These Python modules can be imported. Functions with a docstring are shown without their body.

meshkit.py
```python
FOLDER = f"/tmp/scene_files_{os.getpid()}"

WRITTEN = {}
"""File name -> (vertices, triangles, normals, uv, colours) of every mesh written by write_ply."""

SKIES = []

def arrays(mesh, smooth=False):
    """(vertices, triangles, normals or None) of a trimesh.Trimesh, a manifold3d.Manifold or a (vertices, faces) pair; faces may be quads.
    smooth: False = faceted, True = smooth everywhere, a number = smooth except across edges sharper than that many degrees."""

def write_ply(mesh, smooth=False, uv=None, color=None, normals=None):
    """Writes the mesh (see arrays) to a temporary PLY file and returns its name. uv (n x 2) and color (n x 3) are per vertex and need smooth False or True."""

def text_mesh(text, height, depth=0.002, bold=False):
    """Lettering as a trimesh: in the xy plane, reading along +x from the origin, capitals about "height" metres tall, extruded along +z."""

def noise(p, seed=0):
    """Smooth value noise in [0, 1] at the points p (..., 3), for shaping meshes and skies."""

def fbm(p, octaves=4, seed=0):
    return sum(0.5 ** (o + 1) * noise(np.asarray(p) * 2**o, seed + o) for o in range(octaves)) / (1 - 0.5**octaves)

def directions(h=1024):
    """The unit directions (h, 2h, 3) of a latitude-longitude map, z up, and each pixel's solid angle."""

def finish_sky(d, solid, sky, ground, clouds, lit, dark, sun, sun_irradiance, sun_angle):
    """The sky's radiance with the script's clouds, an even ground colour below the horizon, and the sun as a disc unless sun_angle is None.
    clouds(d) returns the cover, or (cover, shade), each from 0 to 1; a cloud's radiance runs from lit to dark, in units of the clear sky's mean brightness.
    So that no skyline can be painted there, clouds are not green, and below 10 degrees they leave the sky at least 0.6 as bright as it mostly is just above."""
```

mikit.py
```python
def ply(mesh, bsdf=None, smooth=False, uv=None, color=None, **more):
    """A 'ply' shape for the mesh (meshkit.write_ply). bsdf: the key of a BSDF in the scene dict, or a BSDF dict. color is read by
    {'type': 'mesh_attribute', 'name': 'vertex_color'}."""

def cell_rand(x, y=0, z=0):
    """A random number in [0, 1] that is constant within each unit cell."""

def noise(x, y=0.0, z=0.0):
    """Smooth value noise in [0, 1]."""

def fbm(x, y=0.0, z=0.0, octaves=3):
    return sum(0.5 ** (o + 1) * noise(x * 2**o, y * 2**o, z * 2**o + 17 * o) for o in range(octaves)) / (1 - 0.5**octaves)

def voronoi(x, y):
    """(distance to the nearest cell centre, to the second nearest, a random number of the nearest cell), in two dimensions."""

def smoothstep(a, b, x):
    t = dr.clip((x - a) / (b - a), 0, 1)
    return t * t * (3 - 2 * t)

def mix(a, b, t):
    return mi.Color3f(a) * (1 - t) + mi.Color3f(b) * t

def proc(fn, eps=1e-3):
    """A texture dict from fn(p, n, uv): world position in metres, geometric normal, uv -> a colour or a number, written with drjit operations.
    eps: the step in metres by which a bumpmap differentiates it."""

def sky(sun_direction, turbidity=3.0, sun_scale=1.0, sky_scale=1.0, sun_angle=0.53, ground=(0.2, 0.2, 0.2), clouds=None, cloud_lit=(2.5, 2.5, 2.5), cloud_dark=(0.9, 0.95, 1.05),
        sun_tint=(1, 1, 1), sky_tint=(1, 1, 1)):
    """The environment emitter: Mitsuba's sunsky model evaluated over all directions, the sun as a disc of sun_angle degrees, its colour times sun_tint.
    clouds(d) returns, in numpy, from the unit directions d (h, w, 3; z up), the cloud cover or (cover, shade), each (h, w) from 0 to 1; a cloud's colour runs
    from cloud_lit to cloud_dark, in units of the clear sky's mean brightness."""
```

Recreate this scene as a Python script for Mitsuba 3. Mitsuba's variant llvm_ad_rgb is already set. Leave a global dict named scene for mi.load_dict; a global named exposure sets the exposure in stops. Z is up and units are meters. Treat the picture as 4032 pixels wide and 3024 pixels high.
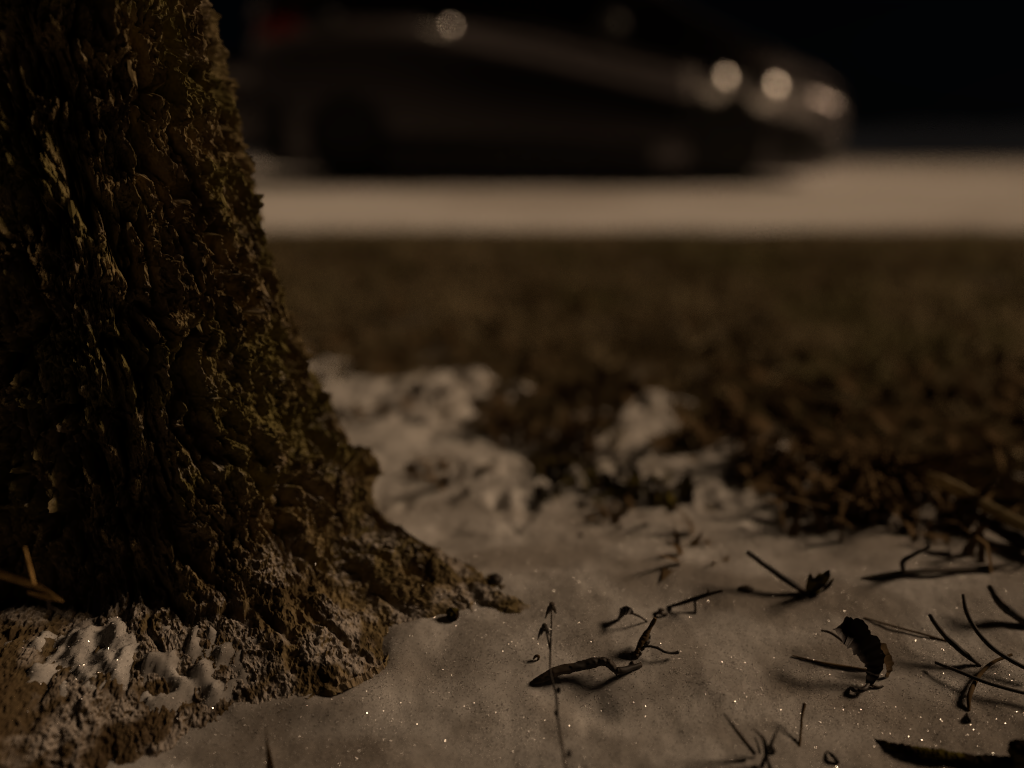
import math
import numpy as np
import trimesh
import drjit as dr
import mitsuba as mi
import mikit
import meshkit
from mikit import noise, fbm, smoothstep, mix, proc

T = mi.ScalarTransform4f
scene, labels = {}, {}
rng = np.random.default_rng(11)

# ------------------------------------------------------------------ camera, light, exposure
CAM = np.array([0.0, 0.0, 0.30])
PITCH = math.radians(17.57)
FWD = np.array([0, math.cos(PITCH), -math.sin(PITCH)])
UP = np.array([0, math.sin(PITCH), math.cos(PITCH)])
RIGHT = np.array([1.0, 0, 0])
HFOV = 67.0
scene['camera'] = {
    'type': 'thinlens', 'fov': HFOV, 'near_clip': 0.02, 'far_clip': 400.0,
    'aperture_radius': 0.0100, 'focus_distance': 0.462,
    'to_world': T().look_at(origin=CAM.tolist(), target=(CAM + FWD).tolist(), up=[0, 0, 1]),
}
SUN_EL, SUN_AZ = math.radians(33), math.radians(13)      # the street lamp: from the right, beyond the tree
SUN = [math.cos(SUN_EL) * math.cos(SUN_AZ), math.cos(SUN_EL) * math.sin(SUN_AZ), math.sin(SUN_EL)]
scene['sky_light'] = mikit.sky(SUN, turbidity=3.0, sun_scale=1.15, sky_scale=0.0055, sun_angle=14,
                               ground=(0.02, 0.02, 0.02), sun_tint=(1.0, 0.86, 0.78), sky_tint=(0.95, 0.92, 1.0))
exposure = 0.0

# ------------------------------------------------------------------ helpers


def numbered(key):
    if key not in scene and key not in labels:
        return key
    k = 1
    while f'{key}_{k:03d}' in scene or f'{key}_{k:03d}' in labels:
        k += 1
    return f'{key}_{k:03d}'


def thing(name, label, cat, group=None):
    key = numbered(name)
    labels[key] = {'label': label, 'category': cat}
    if group:
        labels[key]['group'] = group
    return key


def part(parent, name, mesh, mat, label=None, kind=None, smooth=40, **kw):
    key = numbered(f'{parent}__{name}')
    scene[key] = mikit.ply(mesh, mat, smooth=smooth, **kw)
    if label or kind:
        labels[key] = {k: v for k, v in (('label', label), ('kind', kind)) if v}
    return key


def single(name, mesh, mat, label, cat, group=None, smooth=40, kind=None):
    key = thing(name, label, cat, group)
    if kind:
        labels[key]['kind'] = kind
        labels[key].pop('category')
    scene[key] = mikit.ply(mesh, mat, smooth=smooth)
    return key


def setting(name, mesh, mat, kind='structure', smooth=True, label=None):
    scene[name] = mikit.ply(mesh, mat, smooth=smooth)
    labels[name] = {'kind': kind}
    if label:
        labels[name]['label'] = label


def quads(nu, nv, wrap=False):
    """triangles of an nv x nu vertex grid (row-major over nv)."""
    i, j = np.meshgrid(np.arange(nv - 1), np.arange(nu if wrap else nu - 1), indexing='ij')
    a, b = i * nu + j, i * nu + (j + 1) % nu
    c, d = b + nu, a + nu
    return np.vstack([np.stack([a, b, c], -1).reshape(-1, 3), np.stack([a, c, d], -1).reshape(-1, 3)])


def spline(pts, n):
    """Catmull-Rom through pts (m x k), n samples."""
    p = np.asarray(pts, float)
    if len(p) == 2:
        t = np.linspace(0, 1, n)[:, None]
        return p[0] * (1 - t) + p[1] * t
    q = np.vstack([2 * p[0] - p[1], p, 2 * p[-1] - p[-2]])
    u = np.linspace(0, len(p) - 1 - 1e-9, n)
    i = np.floor(u).astype(int)
    t = (u - i)[:, None]
    a, b, c, d = q[i], q[i + 1], q[i + 2], q[i + 3]
    return 0.5 * (2 * b + (c - a) * t + (2 * a - 5 * b + 4 * c - d) * t ** 2 + (3 * b - a - 3 * c + d) * t ** 3)


def tube(points, radii, sides=10, rough=0.0, seed=0, n=None, flat=1.0):
    """A closed, tapering, slightly knobbly limb along a spline."""
    pts = np.asarray(points, float)
    n = n or max(6, 6 * len(pts))
    p = spline(pts, n)
    r = spline(np.asarray(radii, float)[:, None], n)[:, 0] if len(np.atleast_1d(radii)) == len(pts) else np.interp(np.linspace(0, 1, n), np.linspace(0, 1, len(radii)), radii)
    r = np.maximum(r, 1e-5)
    t = np.gradient(p, axis=0)
    t /= np.linalg.norm(t, axis=1, keepdims=True) + 1e-12
    a = np.cross(t, np.where(np.abs(t[:, 2:]) < 0.9, [0, 0, 1.0], [1.0, 0, 0]))
    a /= np.linalg.norm(a, axis=1, keepdims=True)
    b = np.cross(t, a)
    ang = np.arange(sides) * 2 * np.pi / sides
    dirs = np.cos(ang)[None, :, None] * a[:, None] * flat + np.sin(ang)[None, :, None] * b[:, None]
    rr = np.repeat(r[:, None], sides, 1)
    if rough:
        q = np.stack(np.broadcast_arrays(np.arange(n)[:, None] * 0.45, np.cos(ang)[None] * 1.3, np.sin(ang)[None] * 1.3), -1) + seed * 7.3
        rr = rr * (1 + rough * 2 * (meshkit.fbm(q, 3, seed) - 0.5))
    v = (p[:, None] + dirs * rr[..., None]).reshape(-1, 3)
    f = quads(sides, n, True)
    v = np.vstack([v, p[0] - t[0] * r[0] * 0.5, p[-1] + t[-1] * r[-1] * 0.5])
    k = np.arange(sides)
    f = np.vstack([f, np.stack([(k + 1) % sides, k, k * 0 + n * sides], 1),
                   np.stack([(n - 1) * sides + k, (n - 1) * sides + (k + 1) % sides, k * 0 + n * sides + 1], 1)])
    return trimesh.Trimesh(v, f, process=False)


def ribbon(points, widths, across, thick=0.0004, fold=0.0, jag=0.0, seed=0):
    """A thin solid blade along a spline; across: its sideways direction; jag: a torn outline."""
    n = (10 if jag else 4) * len(points)
    p = spline(points, n)
    w = np.interp(np.linspace(0, 1, n), np.linspace(0, 1, len(widths)), widths)[:, None]
    t = np.gradient(p, axis=0)
    t /= np.linalg.norm(t, axis=1, keepdims=True) + 1e-12
    a = np.asarray(across, float) - t * (t @ np.asarray(across, float))[:, None]
    a /= np.linalg.norm(a, axis=1, keepdims=True) + 1e-12
    b = np.cross(t, a)
    if jag:
        q = np.arange(n)
        w1 = w * (1 + jag * 2 * n2(q, q * 0, 0.37, seed))[:, None]
        w2 = w * (1 + jag * 2 * n2(q, q * 0 + 9, 0.41, seed + 1))[:, None]
        b = b * (1 + 3 * jag * n2(q, q * 0, 0.3, seed + 2))[:, None]
        ring = np.stack([p - a * w1 + b * fold * w1, p - b * thick, p + a * w2 + b * fold * w2, p + b * thick], 1).reshape(-1, 3)
    else:
        ring = None
    ring = ring if ring is not None else np.stack([p - a * w + b * fold * w, p - b * thick, p + a * w + b * fold * w, p + b * thick], 1).reshape(-1, 3)
    f = quads(4, n, True)
    e = (n - 1) * 4
    f = np.vstack([f, [[0, 2, 1], [0, 3, 2], [e, e + 1, e + 2], [e, e + 2, e + 3]]])
    return trimesh.Trimesh(ring, f, process=False)


def lump(center, size, seed=0, rough=0.35, freq=2.0, sub=3):
    m = trimesh.creation.icosphere(subdivisions=sub)
    v = np.array(m.vertices)
    d = 1 + rough * 2 * (meshkit.fbm(v * freq + seed * 3.1, 3, seed) - 0.5)
    return trimesh.Trimesh(v * d[:, None] * np.asarray(size) + np.asarray(center), m.faces, process=False)


cat_mesh = trimesh.util.concatenate


def sstep(a, b, x):
    t = np.clip((x - a) / (b - a), 0, 1)
    return t * t * (3 - 2 * t)


def n2(x, y, f, seed=0, octv=3):
    return meshkit.fbm(np.stack([np.asarray(x) * f, np.asarray(y) * f, np.zeros_like(np.asarray(x, float))], -1), octv, seed) - 0.5


# ------------------------------------------------------------------ materials
def bsdf_diffuse(fn):
    return {'type': 'twosided', 'b': {'type': 'diffuse', 'reflectance': proc(fn) if callable(fn) else {'type': 'rgb', 'value': fn}}}


def principled(color, rough=0.6, **kw):
    return {'type': 'twosided', 'b': {'type': 'principled', 'base_color': proc(color) if callable(color) else {'type': 'rgb', 'value': color}, 'roughness': rough, **kw}}


def snow_col(p, n, uv):
    a = fbm(p.x * 38, p.y * 38, p.z * 38, 3)
    g = noise(p.x * 900, p.y * 900, p.z * 900)
    t = smoothstep(0.34, 0.62, a)
    c = mix((0.36, 0.345, 0.33), (0.53, 0.52, 0.51), t)
    c = mix(c, (0.24, 0.215, 0.19), smoothstep(0.50, 0.74, fbm(p.x * 9 + 2, p.y * 22, 5.0, 3) + 0.13 * smoothstep(0.02, 0.30, p.x)) * 0.75)  # brown streaks, made denser to the right to paint in lens falloff
    far = smoothstep(0.42, 0.75, p.y)
    c = mix(c, (0.60, 0.59, 0.57), far * 0.6)
    return c * (0.86 + 0.26 * g)


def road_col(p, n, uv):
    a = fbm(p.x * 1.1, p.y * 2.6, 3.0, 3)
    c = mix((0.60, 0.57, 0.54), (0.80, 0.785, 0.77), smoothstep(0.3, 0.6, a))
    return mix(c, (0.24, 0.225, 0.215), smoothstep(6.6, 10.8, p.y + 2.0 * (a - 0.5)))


def soil_col(p, n, uv):
    a = fbm(p.x * 14, p.y * 14, 1.0, 3)
    b = noise(p.x * 160, p.y * 160, p.z * 160)
    c = mix((0.030, 0.022, 0.012), (0.075, 0.058, 0.032), smoothstep(0.3, 0.7, a))
    return mix(c, (0.32, 0.29, 0.25), smoothstep(0.70, 0.85, fbm(p.x * 9, p.y * 9, 7.0, 3)) * 0.55 * b)


def bark_col(p, n, uv):
    a = fbm(p.x * 55, p.y * 55, p.z * 26, 3)
    b = fbm(p.x * 170 + 5, p.y * 170, p.z * 90, 3)
    m = fbm(p.x * 24 + 9, p.y * 24, p.z * 18, 3)
    c = mix((0.080, 0.059, 0.030), (0.265, 0.208, 0.112), smoothstep(0.32, 0.66, a * 0.5 + b * 0.5))
    c = mix(c, (0.175, 0.155, 0.055), smoothstep(0.46, 0.62, m) * 0.7 * smoothstep(-0.02, 0.10, p.z))
    c = mix(c, (0.26, 0.21, 0.155), smoothstep(0.60, 0.72, fbm(p.x * 80, p.y * 80, p.z * 60 + 4, 3)) * 0.6)
    c = mix(c, (0.070, 0.048, 0.028), 0.8 * smoothstep(0.07, 0.015, p.z + 0.03 * m) * smoothstep(-0.09, -0.18, p.x + 0.06 * (a - 0.5)))      # shade over the low left root, painted into the bark colour
    low = smoothstep(0.22, 0.02, p.z)
    frost = smoothstep(0.54, 0.70, fbm(p.x * 46 + 3, p.y * 46, p.z * 46, 3) + 0.14 * smoothstep(0.05, 0.0, p.z)) * smoothstep(0.15, 0.75, n.z)
    c = mix(c, (0.42, 0.385, 0.355), frost * (0.25 + 0.6 * low))
    return c * (0.7 + 0.55 * noise(p.x * 700, p.y * 700, p.z * 420))


def dead_col(p, n, uv):
    a = fbm(p.x * 90, p.y * 90, p.z * 90, 2)
    return mix((0.011, 0.008, 0.006), (0.036, 0.024, 0.014), smoothstep(0.35, 0.65, a))


def moss_col(p, n, uv):
    a = fbm(p.x * 130, p.y * 130, p.z * 130, 3)
    return mix((0.018, 0.013, 0.009), (0.10, 0.085, 0.02), smoothstep(0.48, 0.66, a))


def straw_col(p, n, uv):
    a = noise(p.x * 300, p.y * 300, p.z * 300)
    return mix((0.34, 0.20, 0.06), (0.62, 0.40, 0.15), a)


def grass_col(p, n, uv):
    a = fbm(p.x * 7, p.y * 7, 2.0, 3)
    b = noise(p.x * 60, p.y * 60, p.z * 25)
    c = mix((0.22, 0.18, 0.11), (0.50, 0.42, 0.27), b)
    return mix(c, (0.20, 0.19, 0.09), smoothstep(0.5, 0.66, a) * 0.7)


def leaf_col(p, n, uv):
    a = fbm(p.x * 120, p.y * 120, p.z * 120, 3)
    return mix((0.06, 0.040, 0.022), (0.19, 0.135, 0.075), a)


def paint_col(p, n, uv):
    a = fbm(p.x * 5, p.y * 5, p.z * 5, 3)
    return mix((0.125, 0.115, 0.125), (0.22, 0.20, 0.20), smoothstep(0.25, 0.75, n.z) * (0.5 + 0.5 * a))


def frost_glass_col(p, n, uv):
    return mix((0.02, 0.018, 0.016), (0.12, 0.105, 0.085), fbm(p.x * 4, p.y * 4, p.z * 4, 3))


M = {
    'snow': bsdf_diffuse(snow_col), 'road_snow': bsdf_diffuse(road_col), 'soil': bsdf_diffuse(soil_col),
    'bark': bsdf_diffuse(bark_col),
    'dead': principled(dead_col, 0.7), 'moss': bsdf_diffuse(moss_col), 'straw': principled(straw_col, 0.5),
    'grass': {'type': 'principledthin', 'base_color': proc(grass_col), 'roughness': 0.7, 'diff_trans': 1.0, 'spec_trans': 0.0}, 'leaf': bsdf_diffuse(leaf_col),
    'dark_leaf': principled((0.022, 0.015, 0.014), 0.6),
    'grain': {'type': 'principledthin', 'base_color': {'type': 'rgb', 'value': (0.66, 0.645, 0.63)}, 'roughness': 0.6, 'diff_trans': 0.8, 'spec_trans': 0.0},
    'crystal': {'type': 'twosided', 'b': {'type': 'roughconductor', 'material': 'Al', 'alpha': 0.07, 'distribution': 'ggx'}},
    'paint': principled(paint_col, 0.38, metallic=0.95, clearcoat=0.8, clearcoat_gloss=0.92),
    'car_glass': principled((0.012, 0.012, 0.014), 0.06, specular=0.6),
    'frosted_glass': principled(frost_glass_col, 0.3),
    'trim': principled((0.012, 0.012, 0.012), 0.6),
    'rubber': principled((0.02, 0.02, 0.02), 0.85),
    'chrome': {'type': 'twosided', 'b': {'type': 'roughconductor', 'material': 'Al', 'alpha': 0.17}},
    'alloy': {'type': 'twosided', 'b': {'type': 'roughconductor', 'material': 'Al', 'alpha': 0.35, 'specular_reflectance': {'type': 'rgb', 'value': (0.10, 0.10, 0.12)}}},
    'lamp_lens': principled((0.62, 0.60, 0.62), 0.5),
    'red_lens': principled((0.22, 0.009, 0.008), 0.2, clearcoat=1.0),
    'bank': bsdf_diffuse((0.022, 0.028, 0.042)),
}
for k, v in M.items():
    scene['mat_' + k] = v
mat = {k: 'mat_' + k for k in M}

# ------------------------------------------------------------------ the lie of the land
TX, TY = -0.280, 0.53            # foot of the tree


def H(x, y):
    """lawn height: level from the tree outwards, falling a little towards the camera."""
    x, y = np.asarray(x, float), np.asarray(y, float)
    d = np.maximum(0, 0.475 - y)
    z = -0.24 * d * np.clip(1 - 0.25 * d, 0.3, 1) * (1 - 0.15 * np.clip(x, 0, 0.6))
    z = np.maximum(z, -0.16)
    z = z + 0.010 * n2(x, y, 5.0, 3) * sstep(3.0, 2.2, y) + 0.02 * n2(x, y, 1.2, 8) * sstep(0.8, 1.4, y) * sstep(2.7, 2.2, y)
    return z


# snow cover of the near lawn: an outline on the ground, frayed with noise
COVER = np.array([(-0.75, 0.15), (-0.75, 0.60), (-0.42, 0.98), (-0.24, 1.01), (-0.12, 0.91), (-0.03, 0.81), (0.03, 0.77), (0.10, 0.83),
                  (0.155, 0.85), (0.19, 0.74), (0.24, 0.66), (0.30, 0.61), (0.42, 0.57), (0.62, 0.55), (1.2, 0.48), (1.3, 0.15), (0.4, -0.3), (-0.5, -0.3)])


def cover(x, y):
    """signed distance-like measure in metres: above zero inside the snow."""
    x, y = np.asarray(x, float), np.asarray(y, float)
    a, b = COVER, np.roll(COVER, -1, 0)
    best, inside = np.full(x.shape, 9.0), np.zeros(x.shape, bool)
    for (ax, ay), (bx, by) in zip(a, b):
        dx, dy = bx - ax, by - ay
        t = np.clip(((x - ax) * dx + (y - ay) * dy) / (dx * dx + dy * dy), 0, 1)
        best = np.minimum(best, np.hypot(x - ax - t * dx, y - ay - t * dy))
        inside ^= ((ay > y) != (by > y)) & (x < (bx - ax) * (y - ay) / (by - ay + 1e-12) + ax)
    return np.where(inside, best, -best)


def bump_lobe(phi, at, width):
    d = (phi - at + np.pi) % (2 * np.pi) - np.pi
    return np.exp(-(d / width) ** 2)


def trunk_radius(phi, z):
    """undisplaced radius at angle phi (0 = right, -90 deg = towards the camera) and height z."""
    D = np.radians
    R0 = 0.0925 - 0.008 * np.clip(z, 0, 3)
    zz = np.maximum(z, -0.02)
    r = R0 + 0.097 * bump_lobe(phi, D(-10), D(45)) * np.exp(-zz / 0.19)
    r = r + 0.020 * bump_lobe(phi, D(-6), D(11)) * np.exp(-((z - 0.070) / 0.020) ** 2)
    r = r + 0.040 * bump_lobe(phi, D(48), D(26)) * np.exp(-np.maximum(z, 0) / 0.20)
    r = r + 0.13 * bump_lobe(phi, D(120), D(40)) * np.exp(-zz / 0.11)
    r = r + 0.11 * bump_lobe(phi, D(-175), D(38)) * np.exp(-zz / 0.10)
    r = r + 0.03 * bump_lobe(phi, D(-85), D(40)) * np.exp(-zz / 0.06)
    r = r + 0.010 * np.cos(3 * phi + 1.0) * np.exp(-zz / 0.5)
    # the near roots: how far they reach at the ground, how high they rise, hollow (> 1) or bulging (< 1) flank
    a = np.degrees((phi + np.pi) % (2 * np.pi) - np.pi)
    at = [-170, -150, -125, -110, -100, -95, -90, -85, -80, -76, -72, -68, -64, -60, -56, -52, -48, -44, -40, -37, -34, -31, -28, -25, -22, -19, -17, -12, -6, 0, 10, 22]
    foot = np.interp(a, at, [0.1, 0.18, 0.21, 0.2627, 0.2577, 0.2552, 0.2515, 0.2304, 0.2308, 0.2306, 0.2212, 0.2193, 0.2212, 0.2188, 0.2197, 0.2242, 0.229, 0.2384, 0.2472, 0.251, 0.2548, 0.2474, 0.2496, 0.2588, 0.292, 0.31, 0.322, 0.302, 0.252, 0.215, 0.165, 0.1])
    tall = np.interp(a, at, [0.05, 0.05, 0.055, 0.055, 0.055, 0.055, 0.055, 0.0555, 0.056, 0.058, 0.06, 0.064, 0.068, 0.074, 0.08, 0.0875, 0.095, 0.105, 0.115, 0.1225, 0.13, 0.135, 0.14, 0.145, 0.15, 0.156, 0.16, 0.16, 0.16, 0.16, 0.16, 0.16])
    hollow = np.interp(a, at, [0.4, 0.4, 0.36, 0.36, 0.36, 0.36, 0.36, 0.37, 0.38, 0.415, 0.45, 0.525, 0.6, 0.7, 0.8, 0.9, 1, 1.15, 1.3, 1.45, 1.6, 1.75, 1.9, 2, 2.1, 2.16, 2.2, 2.3, 2.3, 2.3, 2.3, 2.3])
    q = np.clip((z - np.interp(a, [-150, -80, -60, -40, 15], [-.034, -.034, -.024, 0.002, 0.008])) / tall, 0, 1)
    led = 0.075 + (foot - 0.075) * (1 - q) ** hollow
    k = 0.012
    h = np.clip(0.5 + 0.5 * (led - r) / k, 0, 1)
    return led * h + r * (1 - h) + k * h * (1 - h)


def root_top(x, y):
    """height of the smooth root surface below which (x, y) lies inside the tree."""
    ph, zz = np.radians(np.linspace(-180, 180, 181)), np.linspace(-0.08, 0.30, 153)
    rr = trunk_radius(ph[:, None], zz[None])
    q, rad = np.arctan2(y - TY, x - TX), np.hypot(x - TX, y - TY)
    a = np.clip((np.degrees(q) + 180) / 2, 0, 179.999)
    i = a.astype(int)
    t = a - i
    out = np.full(np.shape(x), -0.08)
    prev = rr[i, 0] * (1 - t) + rr[i + 1, 0] * t
    for k in range(1, len(zz)):
        r_ = rr[i, k] * (1 - t) + rr[i + 1, k] * t
        g = np.clip((prev - rad) / np.maximum(prev - r_, 1e-6), 0, 1)
        out = np.where(prev >= rad, zz[k - 1] + g * (zz[k] - zz[k - 1]), out)
        prev = r_
    return out


def SN(x, y, fine=True):
    """top of the snow."""
    x, y = np.asarray(x, float), np.asarray(y, float)
    c = cover(x, y) + (0.36 * n2(x, y, 12, 5) + 0.24 * n2(x, y, 42, 6)) * sstep(0.47, 0.70, y)
    t = -0.012 + 0.024 * sstep(-0.18, 0.16, c)
    holes = sstep(0.12, 0.30, n2(x, y, 20, 9)) * sstep(0.50, 0.62, y)
    t = t - 0.016 * holes
    # drift against the right-hand root, and the snow lying on the near root
    t = t + 0.009 * np.exp(-(((x + 0.00) / 0.10) ** 2 + ((y - 0.43) / 0.05) ** 2))
    # second shadow of the bent twig, put into the shape as a dip
    t = t - 0.007 * np.exp(-(((x - 0.045 - 0.35 * (0.375 - y)) / 0.022) ** 2 + ((y - 0.372) / 0.014) ** 2))
    z = H(x, y) + t
    z = z + 0.005 * n2(x, y, 24, 21) + 0.014 * n2(x, y, 9, 24, 2)
    near = (np.hypot(x - TX, y - TY) < 0.30) & (y < 0.46)
    if np.any(near):
        on = np.exp(-(((x + 0.235) / 0.085) ** 2 + ((y - 0.388) / 0.036) ** 2) ** 2)
        top = root_top(x[near], y[near]) if np.ndim(x) else root_top(x, y)
        lie = top - 0.016 + 0.0125 * (on[near] if np.ndim(x) else on) + (0.019 * n2(x, y, 110, 12, 4) * on)[near if np.ndim(x) else ...]
        lie = lie - 3.0 * np.maximum(0, top - 0.024)
        if np.ndim(x):
            z = np.array(z)
            ph = np.arctan2(y[near] - TY, x[near] - TX)
            gap = np.hypot(x[near] - TX, y[near] - TY) - trunk_radius(ph, 0.0 * ph)
            z[near] = z[near] + 0.0065 * np.exp(-(gap / 0.016) ** 2) * np.clip((x[near] + 0.18) / 0.06, 0, 1) * np.clip((-0.035 - x[near]) / 0.04, 0, 1)      # snow banked against the bark
            z[near] = np.maximum(z[near], np.where((top < 0.045) & (on[near] > 0.02), lie, -1))
        else:
            z = max(z, lie if top < 0.045 and on > 0.02 else -1)
    if fine:
        z = z + 0.0012 * n2(x, y, 120, 22, 3) + 0.0003 * n2(x, y, 420, 23, 2)
    return z


def ray(px, py):
    """direction through a point of the photograph, given on a 2212 x 1659 view of it."""
    f = 1106 / math.tan(math.radians(HFOV / 2))
    d = FWD * f + RIGHT * (px - 1106) - UP * (py - 829.5)
    return d / np.linalg.norm(d)


def on_ground(px, py, up=0.0, surf=None):
    """the point above the snow (or lawn) at height "up" seen at that place in the photograph."""
    surf = surf or (lambda a, b: SN(a, b, False))
    d = ray(px, py)
    s = np.linspace(0.25, 4.0, 3000)
    p = CAM + d * s[:, None]
    g = np.maximum(surf(p[:, 0], p[:, 1]), H(p[:, 0], p[:, 1])) + up
    k = int(np.argmax(p[:, 2] < g))
    return p[k] if k else p[-1]


def track(*pts, **kw):
    return np.array([on_ground(*p, **kw) for p in pts])


def axis(lo, hi, flo, fhi, step, grow):
    """grid lines: even between flo and fhi, growing steps outwards."""
    mid = np.arange(flo, fhi, step)
    out, s, x = [], step, fhi
    while x < hi:
        out.append(x)
        s *= grow
        x += s
    left, s, x = [], step, flo
    while x > lo:
        s *= grow
        x -= s
        left.append(x)
    return np.concatenate([left[::-1], mid, out, [hi]])


# ground: one sheet to the horizon
gx = axis(-150, 150, -0.9, 1.4, 0.016, 1.12)
gy = axis(-20, 200, 0.2, 2.65, 0.015, 1.12)
X, Y = np.meshgrid(gx, gy)
Z = H(X, Y) + 0.006 * n2(X, Y, 60, 31) + 0.010 * n2(X, Y, 75, 32, 2) * sstep(0.55, 0.75, Y)
setting('ground', (np.stack([X, Y, Z], -1).reshape(-1, 3), quads(len(gx), len(gy))), mat['soil'], label='bare dark lawn soil')
# snow over the near lawn
gx = axis(-0.8, 1.3, -0.34, 0.50, 0.0018, 1.03)
gy = axis(-0.1, 1.15, 0.29, 0.58, 0.0018, 1.02)
X, Y = np.meshgrid(gx, gy)
Z = SN(X, Y)
setting('snow', (np.stack([X, Y, Z], -1).reshape(-1, 3), quads(len(gx), len(gy))), mat['snow'], label='thin crusty snow round the foot of the tree')
# snow-covered road beyond the lawn
gx = axis(-150, 150, -4, 5, 0.05, 1.15)
gy = np.concatenate([np.arange(2.58, 9, 0.05), np.linspace(9.1, 11.5, 20)])
X, Y = np.meshgrid(gx, gy)
edge = sstep(2.60, 2.74, Y + 0.10 * n2(X, Y * 0, 4, 41) + 0.05 * n2(X, Y, 14, 42))
Z = -0.03 + 0.052 * edge + 0.012 * n2(X, Y, 2.5, 43) * edge - 0.012 * np.exp(-((Y - 4.0) / 0.14) ** 2)
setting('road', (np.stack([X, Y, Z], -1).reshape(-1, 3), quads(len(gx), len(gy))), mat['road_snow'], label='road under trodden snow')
# dark bank on the far side of the road
gx = np.linspace(-60, 60, 241)
gy = np.linspace(0, 1, 48)
X, V = np.meshgrid(gx, gy)
Yb = 11.2 + 16 * V
Zb = -0.1 + 0.13 * sstep(0, .03, V) + 0.55 * sstep(0.1, 0.6, V) + 0.5 * n2(X, Yb, 0.5, 51) * sstep(0.05, 0.3, V)
setting('bank', (np.stack([X, Yb, Zb], -1).reshape(-1, 3), quads(241, 48)), mat['bank'], label='dark bank on the far side of the road')

# ------------------------------------------------------------------ the tree: trunk with flaring roots
tree = thing('tree', 'rough barked tree trunk flaring into roots in the snow at the left', 'tree')


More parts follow.
